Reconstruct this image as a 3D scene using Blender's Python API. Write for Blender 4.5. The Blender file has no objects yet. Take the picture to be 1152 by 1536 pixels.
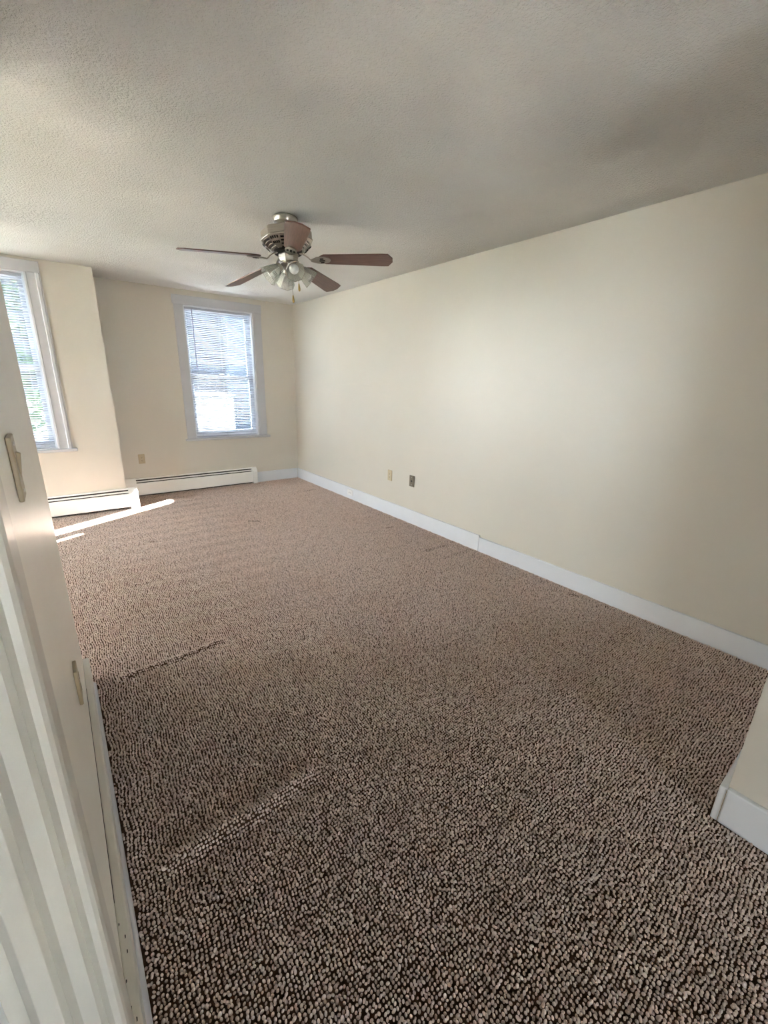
import bpy, math, random
import numpy as np
from mathutils import Vector, Matrix

random.seed(7)
SC = bpy.context.scene
COL = SC.collection

# ------------------------------------------------------------------ camera
def cam_axes(yaw, pitch, roll):
    f = Vector((math.sin(yaw) * math.cos(pitch), math.cos(yaw) * math.cos(pitch), -math.sin(pitch)))
    r = Vector((math.cos(yaw), -math.sin(yaw), 0)); u = r.cross(f)
    c, s = math.cos(roll), math.sin(roll)
    return c * r + s * u, -s * r + c * u, f
cd = bpy.data.cameras.new('camera'); cam = bpy.data.objects.new('camera', cd); COL.objects.link(cam)
R_, U_, F_ = cam_axes(0.6617, 0.2976, 0.0271)
cam.matrix_world = Matrix(((R_.x, U_.x, -F_.x, 0), (R_.y, U_.y, -F_.y, 0), (R_.z, U_.z, -F_.z, 1.4139), (0, 0, 0, 1)))
cd.sensor_fit = 'HORIZONTAL'; cd.sensor_width = 36; cd.lens = 630.64 / 1152 * 36
cd.clip_start = 0.01; cd.clip_end = 200
SC.camera = cam

# ------------------------------------------------------------------ sky, sun, exposure
SKY = 4.1
w = bpy.data.worlds.new('sky'); SC.world = w; w.use_nodes = True
bg = w.node_tree.nodes['Background']; bg.inputs[0].default_value = (0.84, 0.92, 1.0, 1); bg.inputs[1].default_value = SKY
sl = bpy.data.lights.new('sun', 'SUN'); sl.energy = 19.0; sl.angle = math.radians(0.6); sl.color = (1.0, 0.96, 0.91)
so = bpy.data.objects.new('sun', sl); COL.objects.link(so)
SUN = Vector((0.766, 0.423, -0.485)).normalized()
so.rotation_euler = SUN.to_track_quat('-Z', 'Y').to_euler(); so.location = (-8, -2, 8)
SC.view_settings.view_transform = 'Standard'; SC.view_settings.look = 'None'
SC.view_settings.exposure = 3.8; SC.view_settings.gamma = 1; SC.view_settings.use_curve_mapping = False
SC.cycles.caustics_reflective = False; SC.cycles.caustics_refractive = False; SC.cycles.max_bounces = 14; SC.cycles.diffuse_bounces = 9; SC.cycles.transparent_max_bounces = 24

# ------------------------------------------------------------------ helpers
def tag(o, label=None, cat=None, group=None, kind=None):
    if label: o['label'] = label
    if cat: o['category'] = cat
    if group: o['group'] = group
    if kind: o['kind'] = kind
    return o

def empty(name, loc=(0, 0, 0), rz=0.0):
    o = bpy.data.objects.new(name, None); COL.objects.link(o)
    o.location = loc; o.rotation_euler = (0, 0, rz); o.empty_display_size = 0.05
    return o

class MB:
    def __init__(s): s.v = []; s.f = []
    def add(s, vs, fs):
        n = len(s.v); s.v += [tuple(v) for v in vs]; s.f += [tuple(i + n for i in f) for f in fs]; return s
    def box(s, x0, x1, y0, y1, z0, z1):
        return s.add([(x0, y0, z0), (x1, y0, z0), (x1, y1, z0), (x0, y1, z0), (x0, y0, z1), (x1, y0, z1), (x1, y1, z1), (x0, y1, z1)],
                     [(0, 3, 2, 1), (4, 5, 6, 7), (0, 1, 5, 4), (1, 2, 6, 5), (2, 3, 7, 6), (3, 0, 4, 7)])
    def prism(s, poly, a, b, axis='z'):
        """poly: list of 2D points, extruded along axis from a to b (axis z: (x,y); x: (y,z); y: (x,z))"""
        def P(p, t): return {'z': (p[0], p[1], t), 'x': (t, p[0], p[1]), 'y': (p[0], t, p[1])}[axis]
        n = len(poly)
        fs = [tuple(range(n))[::-1], tuple(range(n, 2 * n))] + [(i, (i + 1) % n, n + (i + 1) % n, n + i) for i in range(n)]
        return s.add([P(p, a) for p in poly] + [P(p, b) for p in poly], fs)
    def lathe(s, prof, n=24, M=None, close=True):
        """prof: list of (r, z)"""
        M = M or Matrix(); vs = []; fs = []
        for r, z in prof:
            for k in range(n):
                a = 2 * math.pi * k / n; vs.append(M @ Vector((r * math.cos(a), r * math.sin(a), z)))
        for i in range(len(prof) - 1):
            for k in range(n):
                k2 = (k + 1) % n; fs.append((i * n + k, i * n + k2, (i + 1) * n + k2, (i + 1) * n + k))
        if close:
            fs.append(tuple(range(n))[::-1]); b = (len(prof) - 1) * n; fs.append(tuple(range(b, b + n)))
        return s.add(vs, fs)
    def tube(s, pts, rad, n=8):
        pts = [Vector(p) for p in pts]; rads = rad if isinstance(rad, (list, tuple)) else [rad] * len(pts)
        vs = []; fs = []
        for i, p in enumerate(pts):
            d = (pts[min(i + 1, len(pts) - 1)] - pts[max(i - 1, 0)]).normalized()
            a = d.cross(Vector((0, 0, 1)) if abs(d.z) < 0.95 else Vector((1, 0, 0))).normalized(); b = d.cross(a)
            for k in range(n):
                t = 2 * math.pi * k / n; vs.append(p + rads[i] * (math.cos(t) * a + math.sin(t) * b))
        for i in range(len(pts) - 1):
            for k in range(n):
                k2 = (k + 1) % n; fs.append((i * n + k, i * n + k2, (i + 1) * n + k2, (i + 1) * n + k))
        fs.append(tuple(range(n))[::-1]); b = (len(pts) - 1) * n; fs.append(tuple(range(b, b + n)))
        return s.add(vs, fs)
    def mesh(s, name, mat, smooth=None):
        me = bpy.data.meshes.new(name); me.from_pydata(s.v, [], s.f)
        import bmesh
        bm = bmesh.new(); bm.from_mesh(me); bmesh.ops.recalc_face_normals(bm, faces=bm.faces); bm.to_mesh(me); bm.free()
        me.materials.append(mat)
        if smooth is not None:
            me.shade_smooth()
            try: me.set_sharp_from_angle(angle=math.radians(smooth))
            except Exception: pass
        me.update(); return me
    def build(s, name, mat, parent=None, smooth=None, bevel=0.0, seg=2):
        o = bpy.data.objects.new(name, s.mesh(name, mat, smooth)); COL.objects.link(o); o.parent = parent
        if bevel:
            m = o.modifiers.new('edge', 'BEVEL'); m.width = bevel; m.segments = seg; m.limit_method = 'ANGLE'; m.angle_limit = math.radians(40)
        return o

def inst(name, mesh, parent=None, loc=(0, 0, 0), rot=(0, 0, 0)):
    o = bpy.data.objects.new(name, mesh); COL.objects.link(o); o.parent = parent; o.location = loc; o.rotation_euler = rot
    return o

# ------------------------------------------------------------------ materials
def mat(name, col, rough=0.5, metal=0.0, **kw):
    m = bpy.data.materials.new(name); m.use_nodes = True
    b = m.node_tree.nodes['Principled BSDF']
    b.inputs['Base Color'].default_value = (*col, 1); b.inputs['Roughness'].default_value = rough; b.inputs['Metallic'].default_value = metal
    for k, v in kw.items(): b.inputs[k].default_value = v
    return m, m.node_tree.nodes, m.node_tree.links, b

def coords(N, L, scale=(1, 1, 1)):
    t = N.new('ShaderNodeTexCoord'); mp = N.new('ShaderNodeMapping'); mp.inputs['Scale'].default_value = scale
    L.new(t.outputs['Object'], mp.inputs['Vector']); return mp.outputs['Vector']

def noise(N, L, vec, scale, detail=3, rough=0.5):
    n = N.new('ShaderNodeTexNoise'); n.inputs['Scale'].default_value = scale; n.inputs['Detail'].default_value = detail; n.inputs['Roughness'].default_value = rough
    L.new(vec, n.inputs['Vector']); return n.outputs['Fac']

def ramp(N, L, fac, stops):
    r = N.new('ShaderNodeValToRGB')
    while len(r.color_ramp.elements) < len(stops): r.color_ramp.elements.new(0.5)
    for e, (p, c) in zip(r.color_ramp.elements, stops): e.position = p; e.color = (*c, 1) if len(c) == 3 else c
    L.new(fac, r.inputs['Fac']); return r.outputs['Color']

def bump(N, L, b, h, strength, dist):
    n = N.new('ShaderNodeBump'); n.inputs['Strength'].default_value = strength; n.inputs['Distance'].default_value = dist
    L.new(h, n.inputs['Height']); L.new(n.outputs['Normal'], b.inputs['Normal']); return n

def math_node(N, L, op, a, b_):
    n = N.new('ShaderNodeMath'); n.operation = op
    for i, x in enumerate((a, b_)):
        if isinstance(x, (int, float)): n.inputs[i].default_value = x
        else: L.new(x, n.inputs[i])
    return n.outputs[0]

def paint(name, c0, c1, rough=0.5, relief=0.25, scale=2.0, spec=0.5):
    m, N, L, b = mat(name, c0, rough); b.inputs['Specular IOR Level'].default_value = spec
    v = coords(N, L)
    L.new(ramp(N, L, noise(N, L, v, scale, 3), [(0.3, c0), (0.7, c1)]), b.inputs['Base Color'])
    fine = noise(N, L, v, 160, 2); wide = noise(N, L, v, 9, 3)
    bump(N, L, b, math_node(N, L, 'ADD', math_node(N, L, 'MULTIPLY', fine, 0.35), wide), relief, 0.003)
    return m

M = {}
M['wall'] = paint('cream_wall_paint', (0.635, 0.60, 0.53), (0.61, 0.575, 0.51), 0.42, 0.22, 1.4)
M['wall_gloss'] = paint('cream_semi_gloss_paint', (0.82, 0.79, 0.71), (0.79, 0.755, 0.68), 0.36, 0.35, 3.0)
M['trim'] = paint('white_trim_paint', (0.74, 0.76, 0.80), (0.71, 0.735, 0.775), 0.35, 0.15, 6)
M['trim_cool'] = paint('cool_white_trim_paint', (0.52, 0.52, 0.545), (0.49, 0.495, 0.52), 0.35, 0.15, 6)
M['trim_cream'] = paint('cream_trim_paint', (0.64, 0.61, 0.55), (0.60, 0.57, 0.515), 0.35, 0.15, 6)
M['heater'] = mat('heater_enamel', (0.86, 0.845, 0.82), 0.38)[0]
M['fins'] = mat('heater_dark_inside', (0.02, 0.018, 0.016), 0.7)[0]
M['ivory'] = mat('ivory_plastic', (0.52, 0.43, 0.28), 0.35)[0]
M['beige_plate'] = mat('beige_plastic', (0.36, 0.285, 0.18), 0.4)[0]
M['brown_plate'] = mat('brown_plate_metal', (0.20, 0.17, 0.13), 0.35, 0.5)[0]
M['dark'] = mat('dark_slot', (0.012, 0.01, 0.009), 0.6)[0]
M['white_plastic'] = mat('white_plastic', (0.82, 0.82, 0.82), 0.35)[0]
M['brass'] = mat('aged_brass', (0.50, 0.36, 0.13), 0.35, 1.0)[0]
M['wand'] = mat('smoky_plastic', (0.12, 0.09, 0.16), 0.3)[0]
M['chain'] = mat('chain_metal', (0.32, 0.29, 0.25), 0.35, 1.0)[0]
M['steel'] = mat('dull_steel', (0.55, 0.54, 0.52), 0.35, 1.0)[0]

m, N, L, b = mat('brushed_nickel', (0.5, 0.46, 0.41), 0.30, 1.0)
v = coords(N, L, (1, 1, 40)); L.new(ramp(N, L, noise(N, L, v, 6, 3), [(0.3, (0.40, 0.365, 0.32)), (0.7, (0.52, 0.485, 0.43))]), b.inputs['Base Color'])
M['nickel'] = m

m, N, L, b = mat('rosewood_blade', (0.2, 0.1, 0.08), 0.30)
v = coords(N, L, (3, 60, 60)); L.new(ramp(N, L, noise(N, L, v, 2.2, 4, 0.6), [(0.3, (0.115, 0.058, 0.045)), (0.7, (0.20, 0.108, 0.085))]), b.inputs['Base Color'])
M['blade'] = m

# ribbed clear glass of the lamp shades
m = bpy.data.materials.new('clear_ribbed_glass'); m.use_nodes = True; N, L = m.node_tree.nodes, m.node_tree.links; N.clear()
o_ = N.new('ShaderNodeOutputMaterial'); g = N.new('ShaderNodeBsdfPrincipled'); t = N.new('ShaderNodeBsdfTransparent'); mx = N.new('ShaderNodeMixShader')
g.inputs['Base Color'].default_value = (0.82, 0.82, 0.78, 1); g.inputs['Roughness'].default_value = 0.12; g.inputs['Specular IOR Level'].default_value = 0.9
t.inputs['Color'].default_value = (0.97, 0.97, 0.96, 1)
lw = N.new('ShaderNodeFresnel'); lw.inputs['IOR'].default_value = 1.5
ad = N.new('ShaderNodeMath'); ad.operation = 'ADD'; ad.inputs[1].default_value = 0.16; ad.use_clamp = True; L.new(lw.outputs[0], ad.inputs[0])
L.new(ad.outputs[0], mx.inputs[0]); L.new(t.outputs[0], mx.inputs[1]); L.new(g.outputs[0], mx.inputs[2]); L.new(mx.outputs[0], o_.inputs[0])
M['shade'] = m
M['bulb'] = mat('frosted_bulb', (0.80, 0.80, 0.78), 0.4)[0]

m = bpy.data.materials.new('window_glass'); m.use_nodes = True; N, L = m.node_tree.nodes, m.node_tree.links; N.clear()
o_ = N.new('ShaderNodeOutputMaterial'); g = N.new('ShaderNodeBsdfGlossy'); t = N.new('ShaderNodeBsdfTransparent'); mx = N.new('ShaderNodeMixShader')
g.inputs['Roughness'].default_value = 0.01; t.inputs['Color'].default_value = (0.95, 0.97, 0.97, 1)
lw = N.new('ShaderNodeFresnel'); lw.inputs['IOR'].default_value = 1.25
L.new(lw.outputs[0], mx.inputs[0]); L.new(t.outputs[0], mx.inputs[1]); L.new(g.outputs[0], mx.inputs[2]); L.new(mx.outputs[0], o_.inputs[0])
M['glass'] = m

m = bpy.data.materials.new('blind_vinyl'); m.use_nodes = True; N, L = m.node_tree.nodes, m.node_tree.links; b = N['Principled BSDF']
b.inputs['Base Color'].default_value = (0.42, 0.44, 0.50, 1); b.inputs['Roughness'].default_value = 0.4
tr = N.new('ShaderNodeBsdfTranslucent'); tr.inputs['Color'].default_value = (0.80, 0.81, 0.84, 1)
mx = N.new('ShaderNodeMixShader'); mx.inputs[0].default_value = 0.06; L.new(b.outputs[0], mx.inputs[1]); L.new(tr.outputs[0], mx.inputs[2]); L.new(mx.outputs[0], N['Material Output'].inputs[0])
M['slat'] = m

# stippled ceiling
H_CEIL = 2.40
m, N, L, b = mat('stippled_ceiling_paint', (0.72, 0.70, 0.66), 0.75); b.inputs['Specular IOR Level'].default_value = 0.25
v = coords(N, L)
n1 = noise(N, L, v, 92, 4, 0.65); n2 = noise(N, L, v, 210, 3, 0.6); big = noise(N, L, v, 1.1, 3); mid = noise(N, L, v, 3.0, 2)
amp = ramp(N, L, big, [(0.32, (0.35,) * 3), (0.6, (1,) * 3)])
st = ramp(N, L, n1, [(0.36, (0,) * 3), (0.62, (1,) * 3)])
h = math_node(N, L, 'MULTIPLY', math_node(N, L, 'ADD', st, math_node(N, L, 'MULTIPLY', n2, 0.5)), amp)
h = math_node(N, L, 'ADD', h, math_node(N, L, 'MULTIPLY', mid, 1.0))
cp = N.new('ShaderNodeVectorMath'); cp.operation = 'DISTANCE'; cp.inputs[1].default_value = (0.02, 3.92, H_CEIL); L.new(v, cp.inputs[0])
fl_ = ramp(N, L, cp.outputs['Value'], [(0.10, (1,) * 3), (0.34, (0,) * 3)])      # flaking patch by the left hand window
fk = ramp(N, L, noise(N, L, v, 26, 5, 0.7), [(0.46, (0,) * 3), (0.54, (1,) * 3)])
h = math_node(N, L, 'ADD', h, math_node(N, L, 'MULTIPLY', math_node(N, L, 'MULTIPLY', fl_, fk), 1.6))
bump(N, L, b, h, 1.0, 0.009)
L.new(ramp(N, L, mid, [(0.3, (0.89, 0.88, 0.86)), (0.7, (0.92, 0.91, 0.89))]), b.inputs['Base Color'])
M['ceiling'] = m

# looped berber carpet: dark backing and lighter yarn loops
m, N, L, b = mat('carpet_backing', (0.05, 0.035, 0.028), 1.0); b.inputs['Specular IOR Level'].default_value = 0.0
v = coords(N, L); L.new(ramp(N, L, noise(N, L, v, 120, 2), [(0.3, (0.07, 0.038, 0.022)), (0.7, (0.12, 0.070, 0.045))]), b.inputs['Base Color'])
M['carpet'] = m
m, N, L, b = mat('brown_carpet_yarn', (0.3, 0.24, 0.2), 0.95); b.inputs['Specular IOR Level'].default_value = 0.08
b.inputs['Sheen Weight'].default_value = 1.0; b.inputs['Sheen Roughness'].default_value = 0.4; b.inputs['Sheen Tint'].default_value = (1.0, 0.96, 0.98, 1)
at = N.new('ShaderNodeAttribute'); at.attribute_type = 'INSTANCER'; at.attribute_name = 'tone'
yarn = ramp(N, L, at.outputs['Fac'], [(0.0, (0.52, 0.385, 0.315)), (0.5, (0.77, 0.62, 0.545)), (1.0, (0.92, 0.80, 0.735))])
L.new(yarn, b.inputs['Base Color'])
tr = N.new('ShaderNodeBsdfTranslucent'); L.new(yarn, tr.inputs['Color']); mx = N.new('ShaderNodeMixShader'); mx.inputs[0].default_value = 0.25
L.new(b.outputs[0], mx.inputs[1]); L.new(tr.outputs[0], mx.inputs[2]); L.new(mx.outputs[0], N['Material Output'].inputs[0])
M['yarn'] = m

# outdoors: siding and leaf colours darkened so the bright view does not wash out
M['siding'] = mat('darkened_white_siding', (0.030, 0.030, 0.030), 0.7, **{'Specular IOR Level': 0.0})[0]
M['siding_shade'] = mat('blue_shade_siding', (0.0070, 0.0098, 0.0142), 0.7, **{'Specular IOR Level': 0.0})[0]  # blue shade on the white house, put into the colour
M['siding_backdrop'] = mat('dark_backdrop_siding', (0.0078, 0.0094, 0.0126), 0.7, **{'Specular IOR Level': 0.0})[0]  # dark colour for the house added in front of the sky
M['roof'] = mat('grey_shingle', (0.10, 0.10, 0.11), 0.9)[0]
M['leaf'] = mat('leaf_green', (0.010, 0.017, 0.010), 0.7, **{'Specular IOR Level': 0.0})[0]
M['bark'] = mat('bark', (0.12, 0.09, 0.06), 0.9)[0]
m, N, L, b = mat('bounce_gravel', (0.4, 0.4, 0.36), 0.95); L.new(ramp(N, L, noise(N, L, coords(N, L), 0.6, 4), [(0.3, (0.66, 0.66, 0.64)), (0.7, (0.74, 0.735, 0.71))]), b.inputs['Base Color'])  # ground kept pale to bounce light up to the ceiling
M['gravel'] = m
m, N, L, b = mat('light_cut_lawn', (0.06, 0.09, 0.03), 0.95); L.new(ramp(N, L, noise(N, L, coords(N, L), 0.8, 4), [(0.3, (0.07, 0.10, 0.04)), (0.7, (0.11, 0.14, 0.06))]), b.inputs['Base Color'])
M['light_cut_lawn'] = m

# ------------------------------------------------------------------ room shell
H = 2.40
XR, YB, XF, YF, XL, YL, XP, YP = 2.829, 5.787, 0.513, 5.312, -0.075, 2.205, 1.614, 0.133
XW, YR = -2.60, -2.40        # far left wall, rear wall behind the viewpoint
DOOR0, DOOR1 = -0.33, 0.515   # doorway in the left wall, beside the viewpoint

def slab(name, axis, a0, a1, t0, t1, holes, m, label, smooth=None):
    """wall running along axis ('x' or 'y') from a0 to a1, thickness t0..t1, holes = [(h0,h1,z0,z1)]"""
    mb = MB(); cuts = sorted({a0, a1} | {h for q in holes for h in q[:2]})
    for c0, c1 in zip(cuts, cuts[1:]):
        hs = [q for q in holes if q[0] <= c0 + 1e-6 and q[1] >= c1 - 1e-6]
        segs = [(0.0, H)]
        for q in hs: segs = [s for z0, z1 in segs for s in ((z0, min(z1, q[2])), (max(z0, q[3]), z1)) if s[1] - s[0] > 1e-6]
        for z0, z1 in segs:
            mb.box(c0, c1, t0, t1, z0, z1) if axis == 'x' else mb.box(t0, t1, c0, c1, z0, z1)
    import bmesh
    o = mb.build(name, m)
    bm = bmesh.new(); bm.from_mesh(o.data); bmesh.ops.remove_doubles(bm, verts=bm.verts, dist=1e-5)
    inner = [f for f in bm.faces if any(g is not f and (g.calc_center_median() - f.calc_center_median()).length < 1e-5 for e in f.edges for g in e.link_faces)]
    bmesh.ops.delete(bm, geom=inner, context='FACES_ONLY'); bm.to_mesh(o.data); bm.free()
    return tag(o, label, 'wall', kind='structure')

W1 = (-0.86, -0.012, 0.70, 2.28)      # opening in the wall_front (x0,x1,z0,z1)
W2 = (1.412, 2.250, 0.672, 2.236)     # opening in wall_back
W3 = (4.76, 5.22, 0.55, 2.28)         # left wall, unseen sash window added to light the room (y0,y1,...)
S1 = (3.234, 3.492, 0.55, 2.34)       # left wall, unseen slit added to cast the sun stripe
S2 = (3.03, 3.175, 0.55, 1.76)        # left wall, lower slit added for a second sun stripe
W4 = (0.40, 1.20, 0.07, 0.72)          # rear wall, low window added to light the ceiling from behind
slab('wall_back', 'x', XF - 0.02, XR + 0.15, YB, YB + 0.2, [W2], M['wall'], 'cream end wall with the small blinded window beside the corner')
slab('wall_front', 'x', XW - 0.15, XF, YF, YF + 0.2, [W1], M['wall'], 'cream wall set forward around the left hand window')
slab('wall_return', 'y', YF + 0.2, YB + 0.2, XF - 0.15, XF, [], M['wall'], 'short cream wall joining the two window walls')
slab('wall_right', 'y', YP - 0.05, YB + 0.2, XR, XR + 0.15, [], M['wall'], 'long plain cream wall on the right side of the room')
slab('wall_left', 'y', YR, YL, XL - 0.12, XL, [(DOOR0, DOOR1, 0.0, 2.05)], M['wall_gloss'], 'glossy cream wall close on the left, with the switch plate')
slab('wall_partition', 'x', XW - 0.15, XL - 0.12, YL - 0.12, YL, [], M['wall'], 'cream partition turning left behind the glossy wall')
slab('wall_side', 'y', YL - 0.12, YF, XW - 0.15, XW, [W3, S1, S2], M['wall'], 'far left wall holding the added side windows')
slab('wall_stub', 'y', YR, YP, XP, XP + 0.13, [], M['wall'], 'cream wall corner at the lower right edge of the view')
slab('wall_closet', 'x', XP + 0.13, XR + 0.15, YP - 0.12, YP, [], M['wall'], 'cream wall running from the near right corner to the long wall')
slab('wall_rear', 'x', XL - 0.12, XP + 0.13, YR - 0.15, YR, [W4], M['wall'], 'wall behind the viewpoint with an added fill window in it')

mb = MB(); mb.box(XW - 0.15, XR + 0.15, YR - 0.15, YB + 0.2, H, H + 0.12)
tag(mb.build('ceiling', M['ceiling']), 'off white stippled plaster ceiling', 'ceiling', kind='structure')

mb = MB(); mb.box(XW - 0.15, XR + 0.15, YR - 0.15, YB + 0.2, H + 0.125, 6.2)
tag(mb.build('shading_storey', M['trim']), 'unseen storey added above the ceiling to shade the yard', 'building', kind='structure')  # unseen mass, added to throw shade over yard and neighbours

# carpet: height field with wrinkles and dents
xs = np.concatenate([np.arange(XW, -0.16, 0.12), np.arange(-0.16, XR + 0.005, 0.0085)])
ys = np.concatenate([np.arange(YR, 0.3, 0.1), np.arange(0.3, YB + 0.005, 0.0085)])
GX, GY = np.meshgrid(xs, ys); GZ = np.zeros_like(GX)
def ridge(p0, p1, hgt, wid, lip=0.0):
    p0 = np.array(p0); p1 = np.array(p1); d = p1 - p0; Ln = np.hypot(*d); d /= Ln
    s = (GX - p0[0]) * d[0] + (GY - p0[1]) * d[1]; q = -(GX - p0[0]) * d[1] + (GY - p0[1]) * d[0]
    q = q + 0.004 * np.sin(s * 23) + 0.006 * np.sin(s * 7.1)
    end = np.clip(np.minimum(s, Ln - s) / min(0.07, Ln * 0.3), 0, 1); end = end * end * (3 - 2 * end)
    return end * (hgt * np.exp(-(q / wid) ** 2) + lip * np.exp(-((q + 2.2 * wid) / (1.6 * wid)) ** 2))
for a in (((0.032, 2.135), (0.602, 2.156), 0.013, 0.013, -0.006), ((0.02, 1.096), (0.60, 1.112), 0.017, 0.026, -0.006),
          ((2.356, 2.522), (2.707, 2.499), 0.010, 0.013, -0.004), ((2.36, 2.302), (2.80, 2.320), 0.006, 0.016, -0.003),
          ((0.228, 3.188), (0.375, 3.188), 0.009, 0.014, -0.003), ((1.426, 4.190), (1.565, 4.070), 0.007, 0.015, -0.006),
          ((0.49, 4.09), (0.59, 4.03), 0.003, 0.015, -0.009), ((2.476, 3.183), (2.625, 3.184), 0.008, 0.012, -0.004),
          ((2.44, 4.975), (2.715, 5.008), 0.007, 0.014, -0.005), ((0.048, 2.05), (0.010, 1.30), 0.005, 0.012, 0.0),
          ((2.311, 0.891), (2.688, 0.886), 0.005, 0.030, -0.004), ((2.70, 1.34), (2.78, 1.31), 0.004, 0.014, -0.009),
          ((0.70, 2.90), (0.95, 2.89), 0.003, 0.02, -0.002), ((1.2, 1.9), (1.7, 1.91), 0.002, 0.03, 0.0)):
    GZ += ridge(*a)
nx, ny = len(xs), len(ys)
me = bpy.data.meshes.new('floor'); co = np.stack([GX, GY, GZ], -1).reshape(-1, 3).astype(np.float32)
i = np.arange(nx * ny).reshape(ny, nx); q = np.stack([i[:-1, :-1], i[:-1, 1:], i[1:, 1:], i[1:, :-1]], -1).reshape(-1, 4).astype(np.int32)
me.vertices.add(len(co)); me.vertices.foreach_set('co', co.ravel()); me.loops.add(q.size); me.loops.foreach_set('vertex_index', q.ravel())
me.polygons.add(len(q)); me.polygons.foreach_set('loop_start', np.arange(0, q.size, 4, dtype=np.int32)); me.polygons.foreach_set('loop_total', np.full(len(q), 4, dtype=np.int32))
me.update(); me.validate(); me.shade_smooth(); me.materials.append(M['carpet'])
fl = bpy.data.objects.new('floor', me); COL.objects.link(fl)
tag(fl, 'brown looped wall to wall carpet with a few wrinkles', 'carpet', kind='structure')
def pile(parent):
    """yarn loops standing on the backing, about a centimetre apart, in slightly wandering rows"""
    rng = np.random.default_rng(11); px = []
    for (a0, a1, b0, b1) in ((-0.05, XR - 0.02, 0.02, YL), (XW + 0.01, XR - 0.02, YL, YB - 0.02), (-0.05, XP - 0.02, YR + 0.01, 0.02)):
        g = np.stack(np.meshgrid(np.arange(a0, a1, 0.0102), np.arange(b0, b1, 0.0098)), -1).reshape(-1, 2); px.append(g)
    p = np.concatenate(px); p = p + rng.normal(0, 0.0013, p.shape) + np.stack([0.004 * np.sin(p[:, 1] * 31), 0.003 * np.sin(p[:, 0] * 27)], -1)
    keep = ~((p[:, 1] < 0.16) & (p[:, 0] > XP - 0.025)) & ~((p[:, 0] < XF + 0.01) & (p[:, 1] > YF - 0.005)) & ~((p[:, 0] < XL + 0.038) & (p[:, 1] < YL - 0.05) & (p[:, 1] > -3))
    p = p[keep]
    ix = np.clip(np.searchsorted(xs, p[:, 0]), 1, nx - 1); iy = np.clip(np.searchsorted(ys, p[:, 1]), 1, ny - 1)
    z = GZ[iy, ix] * 0.5 + GZ[iy - 1, ix - 1] * 0.5
    n = len(p); me = bpy.data.meshes.new('carpet_pile'); me.vertices.add(n); me.vertices.foreach_set('co', np.column_stack([p, z + 0.0022]).astype(np.float32).ravel())
    def attr(nm, ty, arr, key): me.attributes.new(nm, ty, 'POINT').data.foreach_set(key, arr.astype(np.float32).ravel())
    wear = 0.09 * np.sin(p[:, 0] * 2.3 + 1) * np.sin(p[:, 1] * 1.7)
    attr('tone', 'FLOAT', np.clip(rng.normal(0.5, 0.21, n) + wear, 0, 1), 'value')
    attr('turn', 'FLOAT_VECTOR', np.column_stack([rng.normal(0, 0.28, n), rng.normal(0, 0.28, n), rng.uniform(0, 6.28, n)]), 'vector')
    sz = rng.normal(1, 0.12, n); attr('size', 'FLOAT_VECTOR', np.column_stack([sz * 1.12, sz * 0.86, sz * rng.normal(1.45, 0.22, n)]), 'vector')
    o = bpy.data.objects.new('carpet_pile', me); COL.objects.link(o); o.parent = parent; o['kind'] = 'stuff'; me.materials.append(M['yarn'])
    ng = bpy.data.node_groups.new('yarn_loops', 'GeometryNodeTree')
    ng.interface.new_socket('Geometry', in_out='INPUT', socket_type='NodeSocketGeometry'); ng.interface.new_socket('Geometry', in_out='OUTPUT', socket_type='NodeSocketGeometry')
    A = ng.nodes.new; gi, go = A('NodeGroupInput'), A('NodeGroupOutput'); ico = A('GeometryNodeMeshIcoSphere'); ico.inputs['Radius'].default_value = 0.0037; ico.inputs['Subdivisions'].default_value = 2
    sm = A('GeometryNodeSetShadeSmooth'); mt = A('GeometryNodeSetMaterial'); mt.inputs['Material'].default_value = M['yarn']; ip = A('GeometryNodeInstanceOnPoints')
    na1 = A('GeometryNodeInputNamedAttribute'); na1.data_type = 'FLOAT_VECTOR'; na1.inputs['Name'].default_value = 'turn'
    na2 = A('GeometryNodeInputNamedAttribute'); na2.data_type = 'FLOAT_VECTOR'; na2.inputs['Name'].default_value = 'size'
    er_ = A('FunctionNodeEulerToRotation'); K = ng.links.new
    K(gi.outputs[0], ip.inputs['Points']); K(ico.outputs['Mesh'], sm.inputs['Geometry']); K(sm.outputs[0], mt.inputs['Geometry']); K(mt.outputs[0], ip.inputs['Instance'])
    K(na1.outputs['Attribute'], er_.inputs[0]); K(er_.outputs[0], ip.inputs['Rotation']); K(na2.outputs['Attribute'], ip.inputs['Scale']); K(ip.outputs[0], go.inputs[0])
    o.modifiers.new('loops', 'NODES').node_group = ng
pile(fl)
mb = MB(); mb.box(XW - 0.15, XR + 0.15, YR - 0.15, YB + 0.2, -0.15, -0.02)
tag(mb.build('floor_slab', M['bark']), 'floor slab under the brown carpet', 'floor', kind='structure')

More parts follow.
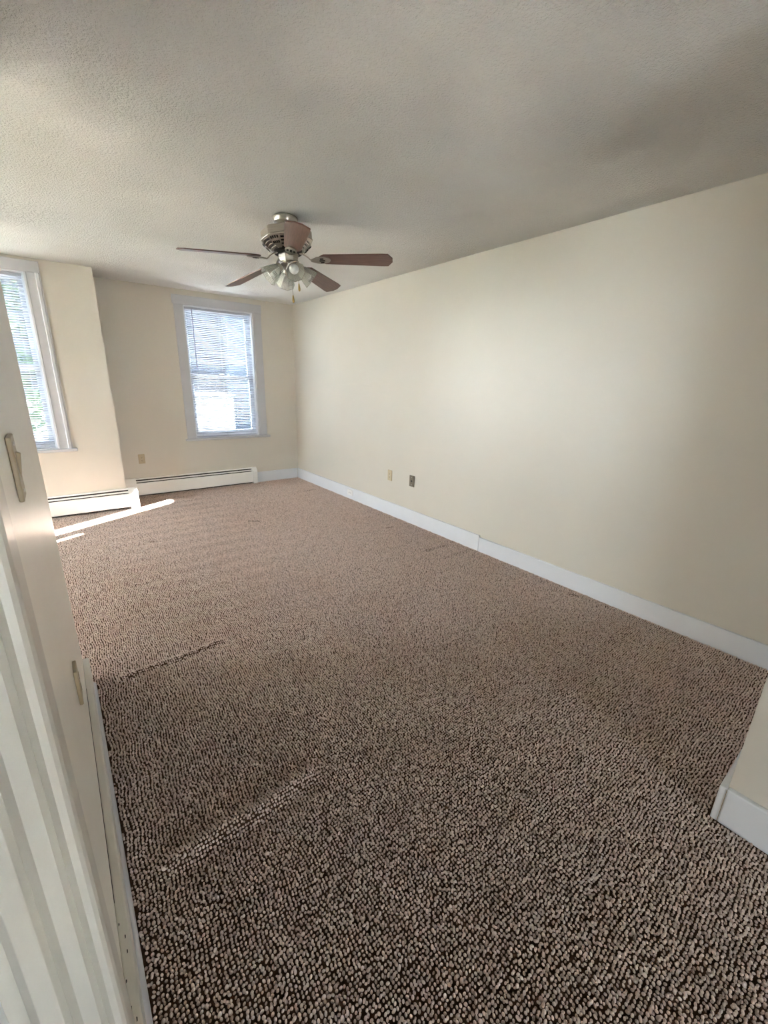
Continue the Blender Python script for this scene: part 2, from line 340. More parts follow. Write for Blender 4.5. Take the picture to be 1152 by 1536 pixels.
# baseboards -------------------------------------------------------
def board(root, name, x0, x1, y0, y1, h, m=None, bev=0.004):
    return MB().box(x0, x1, y0, y1, -0.012, h).build(name, m or M['trim'], root, bevel=bev)
br = tag(empty('baseboard_right', (0, 0, 0)), 'white painted baseboard along the long cream wall', 'baseboard', kind='structure')
board(br, 'board', XR - 0.02, XR, 2.236, YB - 0.02, 0.150); board(br, 'board', XR - 0.021, XR, YP + 0.0, 2.232, 0.133)
bb = tag(empty('baseboard_back'), 'short white baseboard between radiator end and corner', 'baseboard', kind='structure')
board(bb, 'board', 2.17, XR - 0.02, YB - 0.02, YB, 0.150)
bl = tag(empty('baseboard_left'), 'chipped white baseboard on the glossy left wall', 'baseboard', kind='structure')
board(bl, 'board', XL, XL + 0.024, 0.615, YL - 0.008, 0.128, M['trim_cream'])
q = [(XL + 0.024, -0.012), (XL + 0.036, -0.012), (XL + 0.035, 0.010), (XL + 0.031, 0.017), (XL + 0.024, 0.019)]
mb = MB(); n_ = len(q); mb.prism(q, 0.615, YL - 0.06, 'y'); mb.build('shoe_moulding', M['trim_cool'], bl, smooth=50)
random.seed(3)
for k in range(7):   # bare chips where paint has come away
    y = 0.66 + 0.045 * k + random.uniform(-0.012, 0.012); x = XL + random.choice((0.006, 0.013, 0.004)); s_ = random.uniform(0.003, 0.006)
    MB().prism([(x - 0.001, y - s_), (x + 0.0012, y - s_ * 0.6), (x + 0.0016, y + s_ * 0.7), (x - 0.0006, y + s_)], 0.1275, 0.1284).build('paint_chip', M['dark'], bl)
MB().box(XL + 0.0002, XL + 0.0016, 0.98, 1.95, 0.1275, 0.1283).build('caulk_crack', M['dark'], bl)
bs = tag(empty('baseboard_stub'), 'white baseboard wrapping the near right wall corner', 'baseboard', kind='structure')
board(bs, 'board', XP - 0.02, XP, YR, YP - 0.001, 0.142, M['trim']); board(bs, 'end_board', XP - 0.02, XR - 0.021, YP, YP + 0.02, 0.142, M['trim'])
MB().box(XP - 0.0215, XP - 0.0195, YP - 0.0012, YP + 0.0004, 0.0, 0.138).build('joint', M['beige_plate'], bs)

# ------------------------------------------------------------------ windows
def window(name, loc, rz, x0, x1, z0, z1, label, lc=0.10, rc=0.11, hc=0.10, wall=0.2, profile=False, simple=False, ear=0.012):
    """local x along the wall, local y outwards, z up"""
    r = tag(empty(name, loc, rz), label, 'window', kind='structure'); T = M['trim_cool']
    for nm, a0, a1 in (('casing', x0 - lc, x0), ('casing', x1, x1 + rc)):
        if profile:   # flat board with an outer bead and an inner bead
            o0, o1 = (a0, a1) if nm and a0 > x0 else (a1, a0)
            s = 1 if o1 > o0 else -1
            P = [(o0, 0), (o0, -0.016), (o0 + s * 0.014, -0.020), (o0 + s * 0.020, -0.016), (o1 - s * 0.040, -0.016), (o1 - s * 0.034, -0.027), (o1 - s * 0.014, -0.027), (o1 - s * 0.008, -0.020), (o1, -0.018), (o1, 0)]
            MB().prism(P, z0, z1, 'z').build(nm, T, r, bevel=0.0015)
        else:
            MB().box(a0, a1, -0.020, 0, z0, z1).build(nm, T, r, bevel=0.003)
    MB().box(x0 - lc - ear, x1 + rc + ear * 0.4, -0.024, 0, z1, z1 + hc).build('head_casing', T, r, bevel=0.003)
    MB().box(x0 - lc - 0.025, x1 + rc + 0.034, -0.052, 0.0, z0 - 0.028, z0).build('stool', T, r, bevel=0.006, seg=3)
    MB().box(x0, x1, 0.0, 0.09, z0 - 0.005, z0 + 0.004).build('sill', M['trim'], r)
    t = 0.012
    for a0, a1, c0, c1 in ((x0, x0 + t, z0, z1), (x1 - t, x1, z0, z1), (x0 + t, x1 - t, z1 - t, z1)):
        MB().box(a0, a1, 0.0, wall, c0, c1).build('jamb', M['trim'], r)
    MB().box(x0 + t, x1 - t, 0.09, wall + 0.03, z0 - 0.01, z0 + t).build('outer_sill', M['trim'], r)
    zm = (z0 + z1) / 2 - 0.02
    for nm, c0, c1, d in (('lower_sash', z0 + t, zm + 0.022, 0.088), ('upper_sash', zm - 0.022, z1 - t, 0.126)):
        a0, a1 = x0 + t, x1 - t; st, rl = 0.048, 0.042; bt = 0.065 if nm == 'lower_sash' else 0.042
        mb = MB(); mb.box(a0, a0 + st, d, d + 0.034, c0, c1); mb.box(a1 - st, a1, d, d + 0.034, c0, c1)
        mb.box(a0 + st, a1 - st, d, d + 0.034, c0, c0 + bt); mb.box(a0 + st, a1 - st, d, d + 0.034, c1 - rl, c1)
        s = mb.build(nm, M['trim'], r)
        MB().box(a0 + st, a1 - st, d + 0.015, d + 0.019, c0 + bt, c1 - rl).build('pane', M['glass'], s)
    MB().box((x0 + x1) / 2 - 0.03, (x0 + x1) / 2 + 0.03, 0.078, 0.094, zm + 0.0225, zm + 0.036).build('sash_lock', M['steel'], r, bevel=0.003)
    return r

def fixed_light(name, loc, rz, x0, x1, z0, z1, label):
    r = tag(empty(name, loc, rz), label, 'window', kind='structure')
    for a0, a1, c0, c1 in ((x0 - 0.07, x0, z0 - 0.07, z1 + 0.03), (x1, x1 + 0.07, z0 - 0.07, z1 + 0.03), (x0, x1, z0 - 0.07, z0), (x0, x1, z1, z1 + 0.03)):
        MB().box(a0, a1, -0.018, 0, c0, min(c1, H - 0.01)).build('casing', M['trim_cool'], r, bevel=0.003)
    MB().box(x0, x1, 0.06, 0.064, z0, z1).build('pane', M['glass'], r)

def portal(loc, rz, wd, ht):
    l = bpy.data.lights.new('daylight_portal', 'AREA'); l.shape = 'RECTANGLE'; l.size = wd; l.size_y = ht; l.energy = 1.0; l.cycles.is_portal = True
    o = bpy.data.objects.new('daylight_portal', l); COL.objects.link(o); o.location = loc; o.rotation_euler = (math.radians(90), 0, rz)   # -Z -> +Y at rz=0
    return o

window('window_1', (0, YF, 0), 0, *W1, 'left hand window with moulded grey white casing', 0.115, 0.120, 0.094, profile=True, ear=0.0)
window('window_2', (0, YB, 0), 0, *W2, 'small window with flat grey white casing on the end wall', 0.104, 0.112, 0.100)
window('fill_window_side', (XW, 0, 0), math.pi / 2, *W3, 'unseen sash window added in the far left wall to light the room', wall=0.15)
window('fill_window_rear', (0, YR, 0), math.pi, -W4[1], -W4[0], W4[2], W4[3], 'unseen low sash window added behind the viewpoint for fill light', wall=0.15)
fixed_light('sun_slit_tall', (XW, 0, 0), math.pi / 2, *S1, 'unseen tall slit added to cast the sun stripe on the carpet')
fixed_light('sun_slit_low', (XW, 0, 0), math.pi / 2, *S2, 'unseen short slit added to cast a second sun stripe')
portal(((W1[0] + W1[1]) / 2, YF + 0.21, (W1[2] + W1[3]) / 2), math.pi, W1[1] - W1[0], W1[3] - W1[2])
portal(((W2[0] + W2[1]) / 2, YB + 0.21, (W2[2] + W2[3]) / 2), math.pi, W2[1] - W2[0], W2[3] - W2[2])
portal((XW - 0.16, (W3[0] + W3[1]) / 2, (W3[2] + W3[3]) / 2), -math.pi / 2, W3[1] - W3[0], W3[3] - W3[2])
portal(((W4[0] + W4[1]) / 2, YR - 0.16, (W4[2] + W4[3]) / 2), 0, W4[1] - W4[0], W4[3] - W4[2])

# ------------------------------------------------------------------ mini blinds
def blind(loc, x0, x1, z0, z1, label, tilt, wand_x, wand_len, pitch=0.0215):
    r = tag(empty('window_blind', loc), label, 'window blind', 'white mini blinds')
    wd = 0.025; xa, xb = x0 + 0.008, x1 - 0.008; yc = 0.040
    MB().box(xa, xb, yc - 0.014, yc + 0.012, z1 - 0.027, z1 - 0.001).build('head_rail', M['slat'], r, bevel=0.003)
    MB().box(xa, xb, yc - 0.011, yc + 0.011, z0 + 0.006, z0 + 0.019).build('bottom_rail', M['slat'], r, bevel=0.003)
    n = 6; arc = [(wd * (k / n - 0.5), 0.0022 * (1 - (2 * k / n - 1) ** 2)) for k in range(n + 1)]
    poly = arc + [(p[0], p[1] - 0.0005) for p in arc[::-1]]
    mb = MB(); mb.prism(poly, xa + 0.002, xb - 0.002, 'x'); me = mb.mesh('slat', M['slat'], smooth=40)
    cnt = int((z1 - 0.036 - z0 - 0.026) / pitch)
    for k in range(cnt):
        inst('slat', me, r, (0, yc, z1 - 0.038 - k * pitch), (tilt + random.uniform(-0.035, 0.035), random.uniform(-0.0008, 0.0008), 0))
    for fx in (0.10, 0.5, 0.90):
        x = xa + (xb - xa) * fx
        for dy in (-0.0135, 0.0135):
            MB().box(x - 0.0007, x + 0.0007, yc + dy - 0.0004, yc + dy + 0.0004, z0 + 0.012, z1 - 0.02).build('ladder_cord', M['slat'], r)
    MB().tube([(wand_x, yc - 0.022, z1 - 0.022), (wand_x, yc - 0.024, z1 - 0.04), (wand_x + 0.004, yc - 0.026, z1 - wand_len)], 0.0035, 6).build('wand', M['wand'], r, smooth=60)
    return r
blind((0, YF, 0), W1[0] + 0.012, W1[1] - 0.012, W1[2], W1[3] - 0.012, 'white mini blind in the left hand window', math.radians(-24), -0.72, 0.7)
blind((0, YB, 0), W2[0] + 0.012, W2[1] - 0.012, W2[2], W2[3] - 0.012, 'white mini blind with tilt wand in the end wall window', math.radians(-24), 1.512, 0.70)

# ------------------------------------------------------------------ baseboard heaters
def heater(x0, x1, yw, label, lcap, rcap):
    r = tag(empty('baseboard_heater', ((x0 + x1) / 2, yw, 0)), label, 'heater', 'baseboard heaters'); dx = -(x0 + x1) / 2
    def bx(nm, m, a0, a1, y0, y1, z0, z1, bev=0.0): return MB().box(a0 + dx, a1 + dx, y0, y1, z0, z1).build(nm, m, r, bevel=bev)
    a0, a1 = x0 + lcap, x1 - rcap
    bx('back_plate', M['heater'], a0, a1, -0.004, -0.0003, 0.022, 0.226)
    MB().prism([(-0.004, 0.226), (-0.030, 0.221), (-0.033, 0.214), (-0.029, 0.216), (-0.004, 0.221)], a0 + dx, a1 + dx, 'x').build('top_lip', M['heater'], r)
    MB().prism([(-0.030, 0.199), (-0.052, 0.190), (-0.053, 0.186), (-0.030, 0.194)], a0 + dx, a1 + dx, 'x').build('damper_vane', M['heater'], r)
    MB().prism([(-0.054, 0.176), (-0.062, 0.171), (-0.066, 0.160), (-0.066, 0.030), (-0.058, 0.024), (-0.058, 0.028), (-0.063, 0.033), (-0.063, 0.158), (-0.059, 0.168), (-0.054, 0.172)], a0 + dx, a1 + dx, 'x').build('front_panel', M['heater'], r)
    bx('fin_core', M['fins'], a0, a1, -0.054, -0.008, 0.040, 0.150)
    bx('slot_shade', M['fins'], a0, a1, -0.0075, -0.0045, 0.004, 0.2135)  # black sheet standing in for the shade inside the slots
    MB().tube([(a0 + dx, -0.03, 0.095), (a1 + dx, -0.03, 0.095)], 0.011, 8).build('pipe', M['brass'], r)
    P = [(-0.0003, 0.002), (-0.070, 0.002), (-0.070, 0.168), (-0.064, 0.186), (-0.034, 0.228), (-0.0003, 0.231)]
    for c0, c1 in ((x0, x0 + lcap), (x1 - rcap, x1)):
        MB().prism(P, c0 + dx, c1 + dx, 'x').build('end_cap', M['heater'], r, bevel=0.003)
    return r
heater(XF + 0.012, 2.165, YB, 'white baseboard heater on the end wall under the small window', 0.14, 0.062)
heater(-2.30, 0.613, YF, 'white baseboard heater under the left hand window, nearer one', 0.08, 0.088)

# ------------------------------------------------------------------ outlets, plates
def plate_duplex(name, loc, rz, label, m, cat='outlet', horizontal=False, thick=0.006):
    """local: x along wall, y out of the wall towards -y, z up"""
    r = tag(empty(name, loc, rz), label, cat)
    a, c = (0.035, 0.058) if not horizontal else (0.058, 0.035)
    MB().box(-a, a, -thick, -0.0003, -c, c).build('cover_plate', m, r, bevel=0.0025)
    for s in (-1, 1):
        cx, cz = (0, s * 0.0195) if not horizontal else (s * 0.0195, 0)
        mb = MB(); K = 16
        pts = [(cx + 0.0165 * math.cos(2 * math.pi * k / K), cz + max(-0.0125, min(0.0125, 0.0165 * math.sin(2 * math.pi * k / K)))) for k in range(K)]
        f = mb.prism(pts, -thick - 0.0015, -thick + 0.001, 'y').build('receptacle', m, r)
        for q, w_, h_ in ((-0.006, 0.0012, 0.0042), (0.006, 0.0012, 0.0036)):
            MB().box(cx + q - w_, cx + q + w_, -thick - 0.0019, -thick - 0.001, cz - h_ + 0.002, cz + h_ + 0.002).build('slot', M['dark'], f)
        MB().prism([(cx + 0.0028 * math.cos(t), cz - 0.0075 + 0.0028 * math.sin(t)) for t in np.linspace(0, 2 * math.pi, 9)[:-1]], -thick - 0.0019, -thick - 0.001, 'y').build('ground_hole', M['dark'], f)
    MB().prism([(0.003 * math.cos(t), 0.003 * math.sin(t)) for t in np.linspace(0, 2 * math.pi, 9)[:-1]], -thick - 0.001, -thick + 0.0005, 'y').build('screw', M['steel'], r)
    return r
RW = -math.pi / 2          # right wall: local -y (out of wall) -> world -x
plate_duplex('wall_outlet', (0.765, YB, 0.459), 0, 'ivory duplex outlet on the end wall above the heater', M['ivory'])
plate_duplex('wall_outlet', (XR, 3.538, 0.449), RW, 'ivory duplex outlet low on the long right wall', M['ivory'], thick=0.010)
plate_duplex('baseboard_outlet', (XR - 0.020, 4.305, 0.087), RW, 'white outlet set sideways in the right baseboard', M['white_plastic'], horizontal=True, thick=0.008)
r = tag(empty('cable_plate', (XR, 3.172, 0.455), RW), 'brown metal cable plate low on the right wall beside an outlet', 'wall plate')
MB().box(-0.036, 0.036, -0.010, -0.0003, -0.058, 0.058).build('cover_plate', M['brown_plate'], r, bevel=0.0025)
MB().prism([(0.011 * math.cos(t), 0.011 * math.sin(t)) for t in np.linspace(0, 2 * math.pi, 17)[:-1]], -0.0106, -0.009, 'y').build('socket_hole', M['dark'], r)
for s in (-1, 1):
    MB().lathe([(0.0045, 0), (0.0045, 0.002), (0.002, 0.003)], 10, Matrix.Translation((0, -0.010, s * 0.038)) @ Matrix.Rotation(math.radians(90), 4, 'X')).build('screw', M['steel'], r, smooth=40)
LW = math.pi / 2           # left wall: local -y -> world +x
r = tag(empty('light_switch', (XL, 1.026, 1.246), LW), 'beige light switch plate on the glossy left wall', 'light switch')
MB().prism([(-0.036, -0.0003), (-0.036, -0.006), (-0.033, -0.0085), (0.033, -0.0085), (0.036, -0.006), (0.036, -0.0003)], -0.059, 0.059, 'z').build('cover_plate', M['beige_plate'], r, bevel=0.002)
MB().prism([(-0.0085, -0.026), (-0.0085, 0.030), (-0.0155, 0.026), (-0.0110, -0.010)], -0.006, 0.006, 'x').build('toggle', M['beige_plate'], r, bevel=0.001)
for s in (-1, 1):
    MB().lathe([(0.004, 0), (0.004, 0.001), (0.002, 0.002)], 10, Matrix.Translation((0, -0.0085, s * 0.044)) @ Matrix.Rotation(math.radians(90), 4, 'X')).build('screw', M['steel'], r, smooth=40)
plate_duplex('wall_outlet', (XL, 1.40, 0.52), LW, 'beige outlet low on the glossy left wall, seen edge on', M['beige_plate'], thick=0.010)

# ------------------------------------------------------------------ doorway beside the viewpoint
r = tag(empty('trim_1'), 'white door casing and stepped jamb close on the left', 'door trim', kind='structure')
def bar(nm, poly, z1=2.05, bev=0.0015, m=None): return MB().prism(poly, -0.01, z1, 'z').build(nm, m or M['trim_cream'], r, bevel=bev)
c = XL + 0.019
bar('casing', [(XL + 0.0003, 0.610), (c - 0.003, 0.610), (c, 0.606), (c + 0.002, 0.520), (c, 0.508), (c - 0.004, 0.502), (c - 0.011, 0.500), (XL - 0.0001, 0.509), (XL - 0.0001, 0.5148), (XL + 0.0003, 0.5148)], 2.16, 0.0)
bar('jamb', [(XL - 0.0002, 0.5148), (XL - 0.0002, 0.509), (XL - 0.005, 0.496), (XL - 0.021, 0.495), (XL - 0.032, 0.506), (XL - 0.1195, 0.506), (XL - 0.1195, 0.5148)], bev=0.0)
bar('door_stop', [(XL - 0.0322, 0.5058), (XL - 0.0365, 0.491), (XL - 0.039, 0.490), (XL - 0.056, 0.489), (XL - 0.066, 0.499), (XL - 0.066, 0.5058)], bev=0.0008)
bar('jamb', [(XL, DOOR0 + 0.0005), (XL, DOOR0 + 0.006), (XL - 0.1195, DOOR0 + 0.006), (XL - 0.1195, DOOR0 + 0.0005)])
bar('casing', [(XL + 0.0003, DOOR0 - 0.11), (c, DOOR0 - 0.11), (c, DOOR0), (XL + 0.0003, DOOR0)], 2.16)
MB().box(XL + 0.0003, c, DOOR0, DOOR1, 2.05, 2.16).build('head_casing', M['trim'], r, bevel=0.0015)
d = tag(empty('door_1', (XL - 0.10, (DOOR0 + DOOR1) / 2, 0)), 'closed white door in the doorway on the left', 'door', kind='structure')
MB().box(-0.018, 0.016, DOOR0 + 0.008 - (DOOR0 + DOOR1) / 2, DOOR1 - 0.011 - (DOOR0 + DOOR1) / 2, 0.012, 2.045).build('leaf', M['trim'], d)
for z0_, z1_ in ((0.2, 0.85), (1.05, 1.9)):
    MB().box(0.016, 0.022, -0.27, 0.27, z0_, z1_).build('panel', M['trim'], d, bevel=0.005)
MB().lathe([(0.026, 0), (0.026, 0.004), (0.010, 0.008), (0.010, 0.022), (0.022, 0.030), (0.026, 0.040), (0.016, 0.048)], 20, Matrix.Translation((0.016, -0.33, 0.95)) @ Matrix.Rotation(math.radians(90), 4, 'Y')).build('knob', M['brass'], d, smooth=40)

# flat scuffs of filler on the right wall
sc = tag(empty('wall_patch', (XR, 4.2, 1.375)), 'faint filler scar on the long right wall', 'patch', kind='structure')
MB().prism([(-0.33, 0.004), (-0.1, 0.030), (0.22, 0.026), (0.30, 0.002), (0.05, -0.010), (-0.25, -0.006)], -0.004, 0.0, 'x').build('filler', M['wall'], sc, bevel=0.0012)

# ------------------------------------------------------------------ ceiling fan
FX, FY = 1.359, 2.842
fan = tag(empty('ceiling_fan', (FX, FY, H)), 'nickel ceiling fan with five brown blades and four glass lamp shades', 'ceiling fan')
TILT = Matrix(((1, 0, -0.023, 0), (0, 1, 0.075, 0), (0.023, -0.075, 1, 0), (0, 0, 0, 1)))   # hangs a little out of plumb
def fb(mb, name, m, parent=fan, smooth=None, bevel=0.0, tilt=True):
    if tilt: mb.v = [tuple(TILT @ Vector(v)) for v in mb.v]
    return mb.build(name, m, parent, smooth=smooth, bevel=bevel)
fb(MB().lathe([(0.070, -0.0003), (0.078, -0.006), (0.079, -0.016), (0.072, -0.034), (0.050, -0.047), (0.030, -0.050)], 32), 'canopy', M['nickel'], smooth=35, tilt=False)
fb(MB().lathe([(0.022, -0.040), (0.022, -0.075)], 16), 'downrod', M['nickel'], smooth=40)
housing = fb(MB().lathe([(0.05, -0.078), (0.130, -0.078), (0.152, -0.084), (0.161, -0.095), (0.161, -0.132), (0.165, -0.136), (0.165, -0.142), (0.152, -0.146)], 9), 'motor_housing', M['nickel'], bevel=0.003)
for k, (r0, r1, z0_, z1_) in enumerate(((0.150, 0.146, -0.143, -0.156), (0.136, 0.130, -0.156, -0.169), (0.120, 0.112, -0.169, -0.182), (0.104, 0.090, -0.182, -0.196))):
    fb(MB().lathe([(r0 - 0.014, z0_ - 0.002), (r0, z0_ - 0.002), (r0 + 0.002, z0_ - 0.004), (r0 - 0.001, z0_ - 0.0075), (r0 - 0.015, z0_ - 0.0075)], 30), 'vent_ring', M['nickel'], smooth=35)
fb(MB().lathe([(0.145, -0.144), (0.124, -0.160), (0.108, -0.173), (0.092, -0.186), (0.084, -0.196)], 30), 'motor_core', M['dark'])
for k in range(5):       # slotted panels between the blade arms
    a = math.radians(176.7 - 72 * k + 36)
    mb = MB(); e = []
    for da, sc_ in ((-0.26, 1), (-0.13, 1), (0, 1), (0.13, 1), (0.26, 1)):
        e.append([( (rr) * math.cos(a + da * kk), (rr) * math.sin(a + da * kk), zz) for rr, zz, kk in ((0.160, -0.143, 1.0), (0.142, -0.166, 0.95), (0.116, -0.184, 0.8), (0.092, -0.198, 0.6))])
    vs = [p for col in e for p in col] + [tuple(Vector(p) + Vector((-0.004 * math.cos(a), -0.004 * math.sin(a), 0.004))) for col in e for p in col]
    fs = [(i * 4 + j, i * 4 + j + 1, i * 4 + j + 5, i * 4 + j + 4) for i in range(4) for j in range(3)] + [(20 + i * 4 + j, 20 + i * 4 + j + 4, 20 + i * 4 + j + 5, 20 + i * 4 + j + 1) for i in range(4) for j in range(3)]
    mb.add(vs, fs); pn = fb(mb, 'vent_panel', M['nickel'], smooth=50)
    for da in (-0.15, -0.05, 0.05, 0.15):
        for rr, zz, ln in ((0.1505, -0.1565, 0.007), (0.129, -0.1765, 0.007)):
            q = Vector((rr * math.cos(a + da), rr * math.sin(a + da), zz)); er = Vector((math.cos(a + da), math.sin(a + da), 0)); dn = (er * -0.7 + Vector((0, 0, -0.7))).normalized(); sd = Vector((-er.y, er.x, 0)); nn = (er * 0.7 + Vector((0, 0, -0.7)))
            c8 = [q + sd * s1 * 0.0035 + dn * s2 * ln + nn * s3 * 0.003 for s3 in (-1, 1) for s1, s2 in ((-1, -1), (1, -1), (1, 1), (-1, 1))]
            fb(MB().add(c8, [(0, 1, 2, 3), (4, 7, 6, 5), (0, 4, 5, 1), (1, 5, 6, 2), (2, 6, 7, 3), (3, 7, 4, 0)]), 'vent_slot', M['dark'], pn)
fb(MB().lathe([(0.070, -0.194), (0.086, -0.198), (0.088, -0.208), (0.072, -0.214)], 30), 'flywheel', M['dark'], smooth=35)
fb(MB().lathe([(0.058, -0.210), (0.066, -0.214), (0.067, -0.222), (0.058, -0.256), (0.048, -0.264)], 8), 'switch_housing', M['nickel'], bevel=0.003)
fb(MB().lathe([(0.020, -0.262), (0.050, -0.264), (0.058, -0.272), (0.050, -0.284), (0.026, -0.296), (0.012, -0.302), (0.008, -0.312), (0.001, -0.316)], 24), 'light_fitter', M['nickel'], smooth=35)

ZB = 2.1245 - H
def curve_strip(pts, w0, th):
    """pts: (r, z, halfwidth); strip in local x (radial), y (side)"""
    vs = []; fs = []
    for r_, z_, hw in pts: vs += [(r_, -hw, z_), (r_, hw, z_), (r_, hw, z_ - th), (r_, -hw, z_ - th)]
    for i in range(len(pts) - 1):
        for k in range(4): fs.append((i * 4 + k, i * 4 + (k + 1) % 4, i * 4 + 4 + (k + 1) % 4, i * 4 + 4 + k))
    fs += [(0, 3, 2, 1), tuple(len(vs) - 4 + k for k in range(4))]
    return vs, fs
PITCH = math.radians(-13)
for k in range(5):
    ang = math.radians(176.74 - 72 * k); RZ = Matrix.Rotation(ang, 4, 'Z')
    piv = Vector((0.0, 0, ZB)); RP = Matrix.Translation(piv) @ Matrix.Rotation(PITCH, 4, 'X') @ Matrix.Translation(-piv)
    # blade outline: (r, half width), straight taper and clipped tip
    L0, L1 = 0.190, 0.668
    out = [(L0 + 0.012, -0.030), (L0 + 0.040, -0.050), (0.60, -0.066), (0.640, -0.064), (L1, -0.020), (L1, 0.020), (0.640, 0.064), (0.60, 0.066), (L0 + 0.040, 0.050), (L0 + 0.012, 0.030), (L0, 0.014), (L0, -0.014)]
    mb = MB().prism(out, ZB - 0.0035, ZB + 0.0035, 'z')
    mb.v = [tuple(Vector((p[0], p[1], p[2] + 0.030 * max(0.0, (0.655 - p[0]) / 0.46)))) for p in mb.v]
    mb.v = [tuple(RP @ Vector(p)) for p in mb.v]
    bo = fb(mb, 'blade', M['blade'], tilt=False, bevel=0.0015)
    bo.matrix_parent_inverse = Matrix(); bo.matrix_local = TILT @ RZ
    zr = ZB + 0.030
    vs, fs = curve_strip([(0.066, -0.206, 0.013), (0.085, -0.208, 0.012), (0.105, -0.218, 0.009), (0.125, -0.232, 0.008), (0.145, zr - 0.006, 0.010), (0.165, zr - 0.006, 0.020), (0.185, zr - 0.006, 0.032), (0.205, zr - 0.006, 0.036), (0.235, zr - 0.007, 0.033), (0.258, zr - 0.008, 0.022), (0.270, zr - 0.008, 0.008)], 0, 0.007)
    def tw(p):
        f_ = min(1, max(0, (p[0] - 0.10) / 0.06)); pv = Matrix.Translation((0, 0, zr)) @ Matrix.Rotation(PITCH * f_, 4, 'X') @ Matrix.Translation((0, 0, -zr)); return tuple(pv @ Vector(p))
    mb = MB().add([tw(p) for p in vs], fs); io = fb(mb, 'blade_arm', M['nickel'], tilt=False, smooth=50, bevel=0.001); io.matrix_local = TILT @ RZ
    for yy in (-0.020, 0.0, 0.020):
        x_ = 0.215 if yy else 0.215
        mb = MB().prism([(x_ - 0.016 + abs(yy) * 0.3, yy - 0.006), (x_ + 0.018 - abs(yy) * 0.4, yy - 0.006), (x_ + 0.022 - abs(yy) * 0.4, yy), (x_ + 0.018 - abs(yy) * 0.4, yy + 0.006), (x_ - 0.016 + abs(yy) * 0.3, yy + 0.006)], zr - 0.0155, zr - 0.0135, 'z')
        mb.v = [tw(p) for p in mb.v]; so_ = fb(mb, 'arm_slot', M['dark'], tilt=False); so_.parent = io
# four lamps
for k in range(4):
    az = math.radians(-102.6 + 90 * k)
    er = Vector((math.cos(az), math.sin(az), 0)); ax = (er * math.cos(math.radians(38)) + Vector((0, 0, -math.sin(math.radians(38))))).normalized()
    base = er * 0.058 + Vector((0, 0, -0.283))
    Q = ax.to_track_quat('Z', 'Y').to_matrix().to_4x4(); MT = Matrix.Translation(base) @ Q
    arm = fb(MB().tube([er * 0.030 + Vector((0, 0, -0.276)), er * 0.046 + Vector((0, 0, -0.277)), base + ax * 0.004], 0.010, 10), 'lamp_arm', M['nickel'], smooth=50)
    fb(MB().lathe([(0.012, -0.004), (0.024, 0.0), (0.026, 0.012), (0.025, 0.026)], 20, MT), 'socket_cup', M['nickel'], arm, smooth=40)
    prof = [(0.024, 0.014), (0.030, 0.022), (0.038, 0.036), (0.047, 0.060), (0.055, 0.086), (0.061, 0.108)]
    inner = [(r_ - 0.0025, z_) for r_, z_ in prof[::-1]]
    sh = fb(MB().lathe(prof + inner + [prof[0]], 8, MT, close=False), 'glass_shade', M['shade'])
    for j in range(8):
        for off in (-0.25, 0.0, 0.25):
            aj = 2 * math.pi * (j + 0.5 + off) / 8; cr = math.cos(math.pi / 8) / math.cos(off * 2 * math.pi / 8)
            fb(MB().tube([MT @ Vector(((r_ * cr + 0.0004) * math.cos(aj), (r_ * cr + 0.0004) * math.sin(aj), z_)) for r_, z_ in prof[1:]], 0.0011, 4), 'glass_rib', M['shade'], sh)
    rim = [MT @ Vector((0.0605 * math.cos(2 * math.pi * j / 8), 0.0605 * math.sin(2 * math.pi * j / 8), 0.108)) for j in range(9)]
    fb(MB().tube(rim, 0.0020, 6), 'shade_rim', M['chain'] if k == 0 else M['shade'], sh)
    fb(MB().lathe([(0.013, 0.012), (0.013, 0.028), (0.018, 0.040), (0.028, 0.058), (0.030, 0.070), (0.027, 0.082), (0.018, 0.092), (0.006, 0.097)], 20, MT), 'bulb', M['bulb'], smooth=50)
# pull chains
for (dx, dy, z0_, z1_) in ((0.004, -0.01, -0.300, -0.452), (0.040, -0.036, -0.262, -0.385)):
    o_c = fb(MB().tube([(dx, dy, z0_), (dx, dy, (z0_ + z1_) / 2), (dx, dy, z1_)], 0.0013, 6), 'pull_chain', M['chain'], smooth=60)
    fb(MB().lathe([(0.002, z1_ + 0.002), (0.004, z1_ - 0.004), (0.0065, z1_ - 0.022), (0.0075, z1_ - 0.032), (0.006, z1_ - 0.042), (0.002, z1_ - 0.046)], 12, Matrix.Translation((dx, dy, 0))), 'pull_fob', M['brass'], o_c, smooth=50)

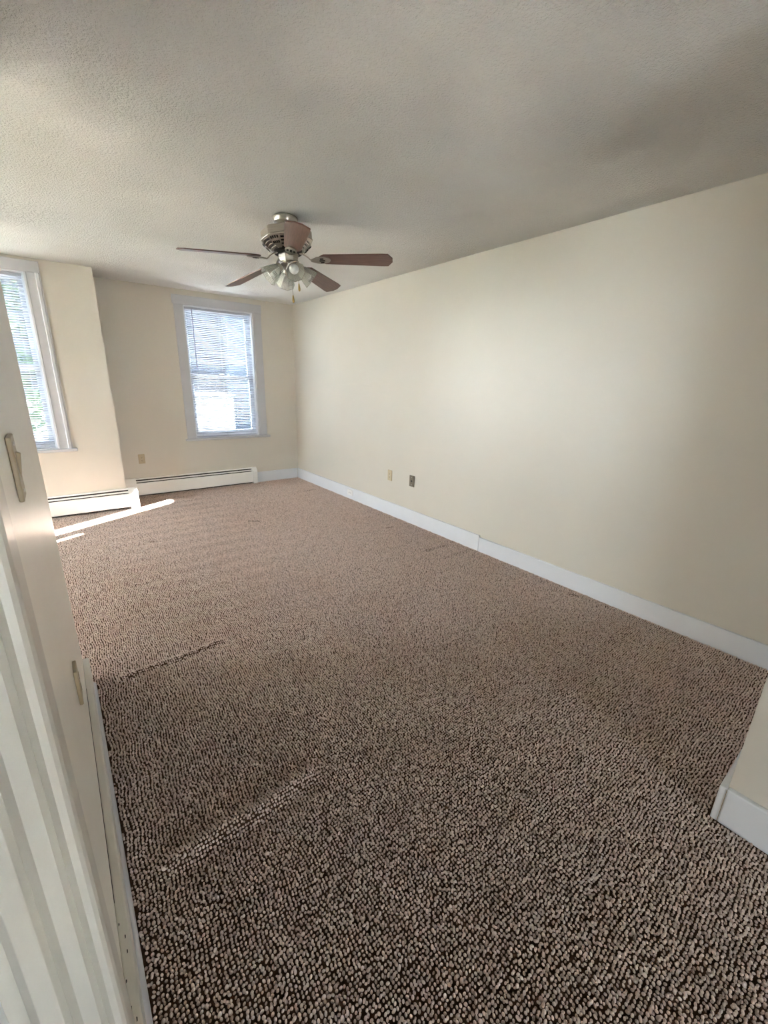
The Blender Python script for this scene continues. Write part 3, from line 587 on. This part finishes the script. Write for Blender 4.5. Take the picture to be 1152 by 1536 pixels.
# ------------------------------------------------------------------ outdoors, seen through the blinds
mb = MB(); mb.box(-60, 60, -60, 60, -3.2, -3.0)
tag(mb.build('ground', M['gravel']), 'yard outside the windows, made pale to bounce light inside', 'ground', kind='structure')
mb = MB(); mb.box(-24, XW - 0.4, -14, 24, -2.995, -2.93)
tag(mb.build('light_cut_lawn', M['light_cut_lawn']), 'unseen dark green ground sheet added outside the far left wall to cut bounce light', 'light_cut_lawn', kind='structure')  # added to cut ground light entering the side window
def house(name, x0, x1, y0, y1, z1, m, label, gable='y'):
    r = tag(empty(name, ((x0 + x1) / 2, (y0 + y1) / 2, -3.0)), label, 'house')
    ox, oy = -(x0 + x1) / 2, -(y0 + y1) / 2; hh = z1 + 3.0
    MB().box(x0 + ox, x1 + ox, y0 + oy, y1 + oy, 0, hh).build('wall', m, r)
    me_ = MB().prism([(y0 + oy - 0.012, 0), (y0 + oy, 0), (y0 + oy, 0.2)], x0 + ox, x1 + ox, 'x').mesh('clapboard', m)
    for k in range(int(hh / 0.2)): inst('clapboard', me_, r, (0, 0, k * 0.2))
    xm = (x0 + x1) / 2 + ox
    MB().prism([(x0 + ox - 0.03, hh), (x1 + ox + 0.03, hh), (x1 + ox + 0.03, hh + 0.04), (xm, hh + 0.10), (x0 + ox - 0.03, hh + 0.04)], y0 + oy - 0.05, y1 + oy + 0.05, 'y').build('roof', M['roof'], r)
    return r
house('neighbour_house', 0.5, 3.66, 11.0, 12.2, 1.0, M['siding'], 'low white house wing outside in darkened colour, through the lower left of the small window')
house('blue_shade_house', 4.02, 9.0, 12.25, 12.5, 4.0, M['siding_shade'], 'house outside with blue shade put into its colour, along the right of the small window')  # stands for the shaded part of the white house
house('backdrop_house', -6.0, 9.0, 13.6, 18.0, 4.2, M['siding_backdrop'], 'dark house added outside to hide the bright sky, behind the low wing')  # added backdrop, keeps bright sky out of the two blinded windows
house('white_cottage', -6.0, 0.05, 11.6, 13.3, 0.75, M['siding'], 'low white house outside in darkened colour, through the left hand window')
def tree(loc, rad, n, label):
    r = tag(empty('tree', loc), label, 'tree'); zc = rad[2] + 3.0
    MB().tube([(0, 0, 0), (0.1, 0, 1.5), (0, 0.1, zc)], [0.22, 0.17, 0.06], 10).build('trunk', M['bark'], r, smooth=60)
    rng = np.random.default_rng(5); vs = []; fs = []
    for k in range(n):
        p = rng.normal(size=3); p = p / np.linalg.norm(p) * rng.uniform(0.35, 1) ** 0.5 * np.array(rad) + np.array([0, 0, zc])
        a = rng.normal(size=3); a /= np.linalg.norm(a); b2 = np.cross(a, rng.normal(size=3)); b2 /= np.linalg.norm(b2); s = rng.uniform(0.06, 0.12)
        i0 = len(vs); vs += [tuple(p - a * s), tuple(p + b2 * s * 0.45), tuple(p + a * s), tuple(p - b2 * s * 0.45)]; fs.append((i0, i0 + 1, i0 + 2, i0 + 3))
    me = bpy.data.meshes.new('foliage'); me.from_pydata(vs, [], fs); me.materials.append(M['leaf']); o = inst('foliage', me, r); o['kind'] = 'stuff'
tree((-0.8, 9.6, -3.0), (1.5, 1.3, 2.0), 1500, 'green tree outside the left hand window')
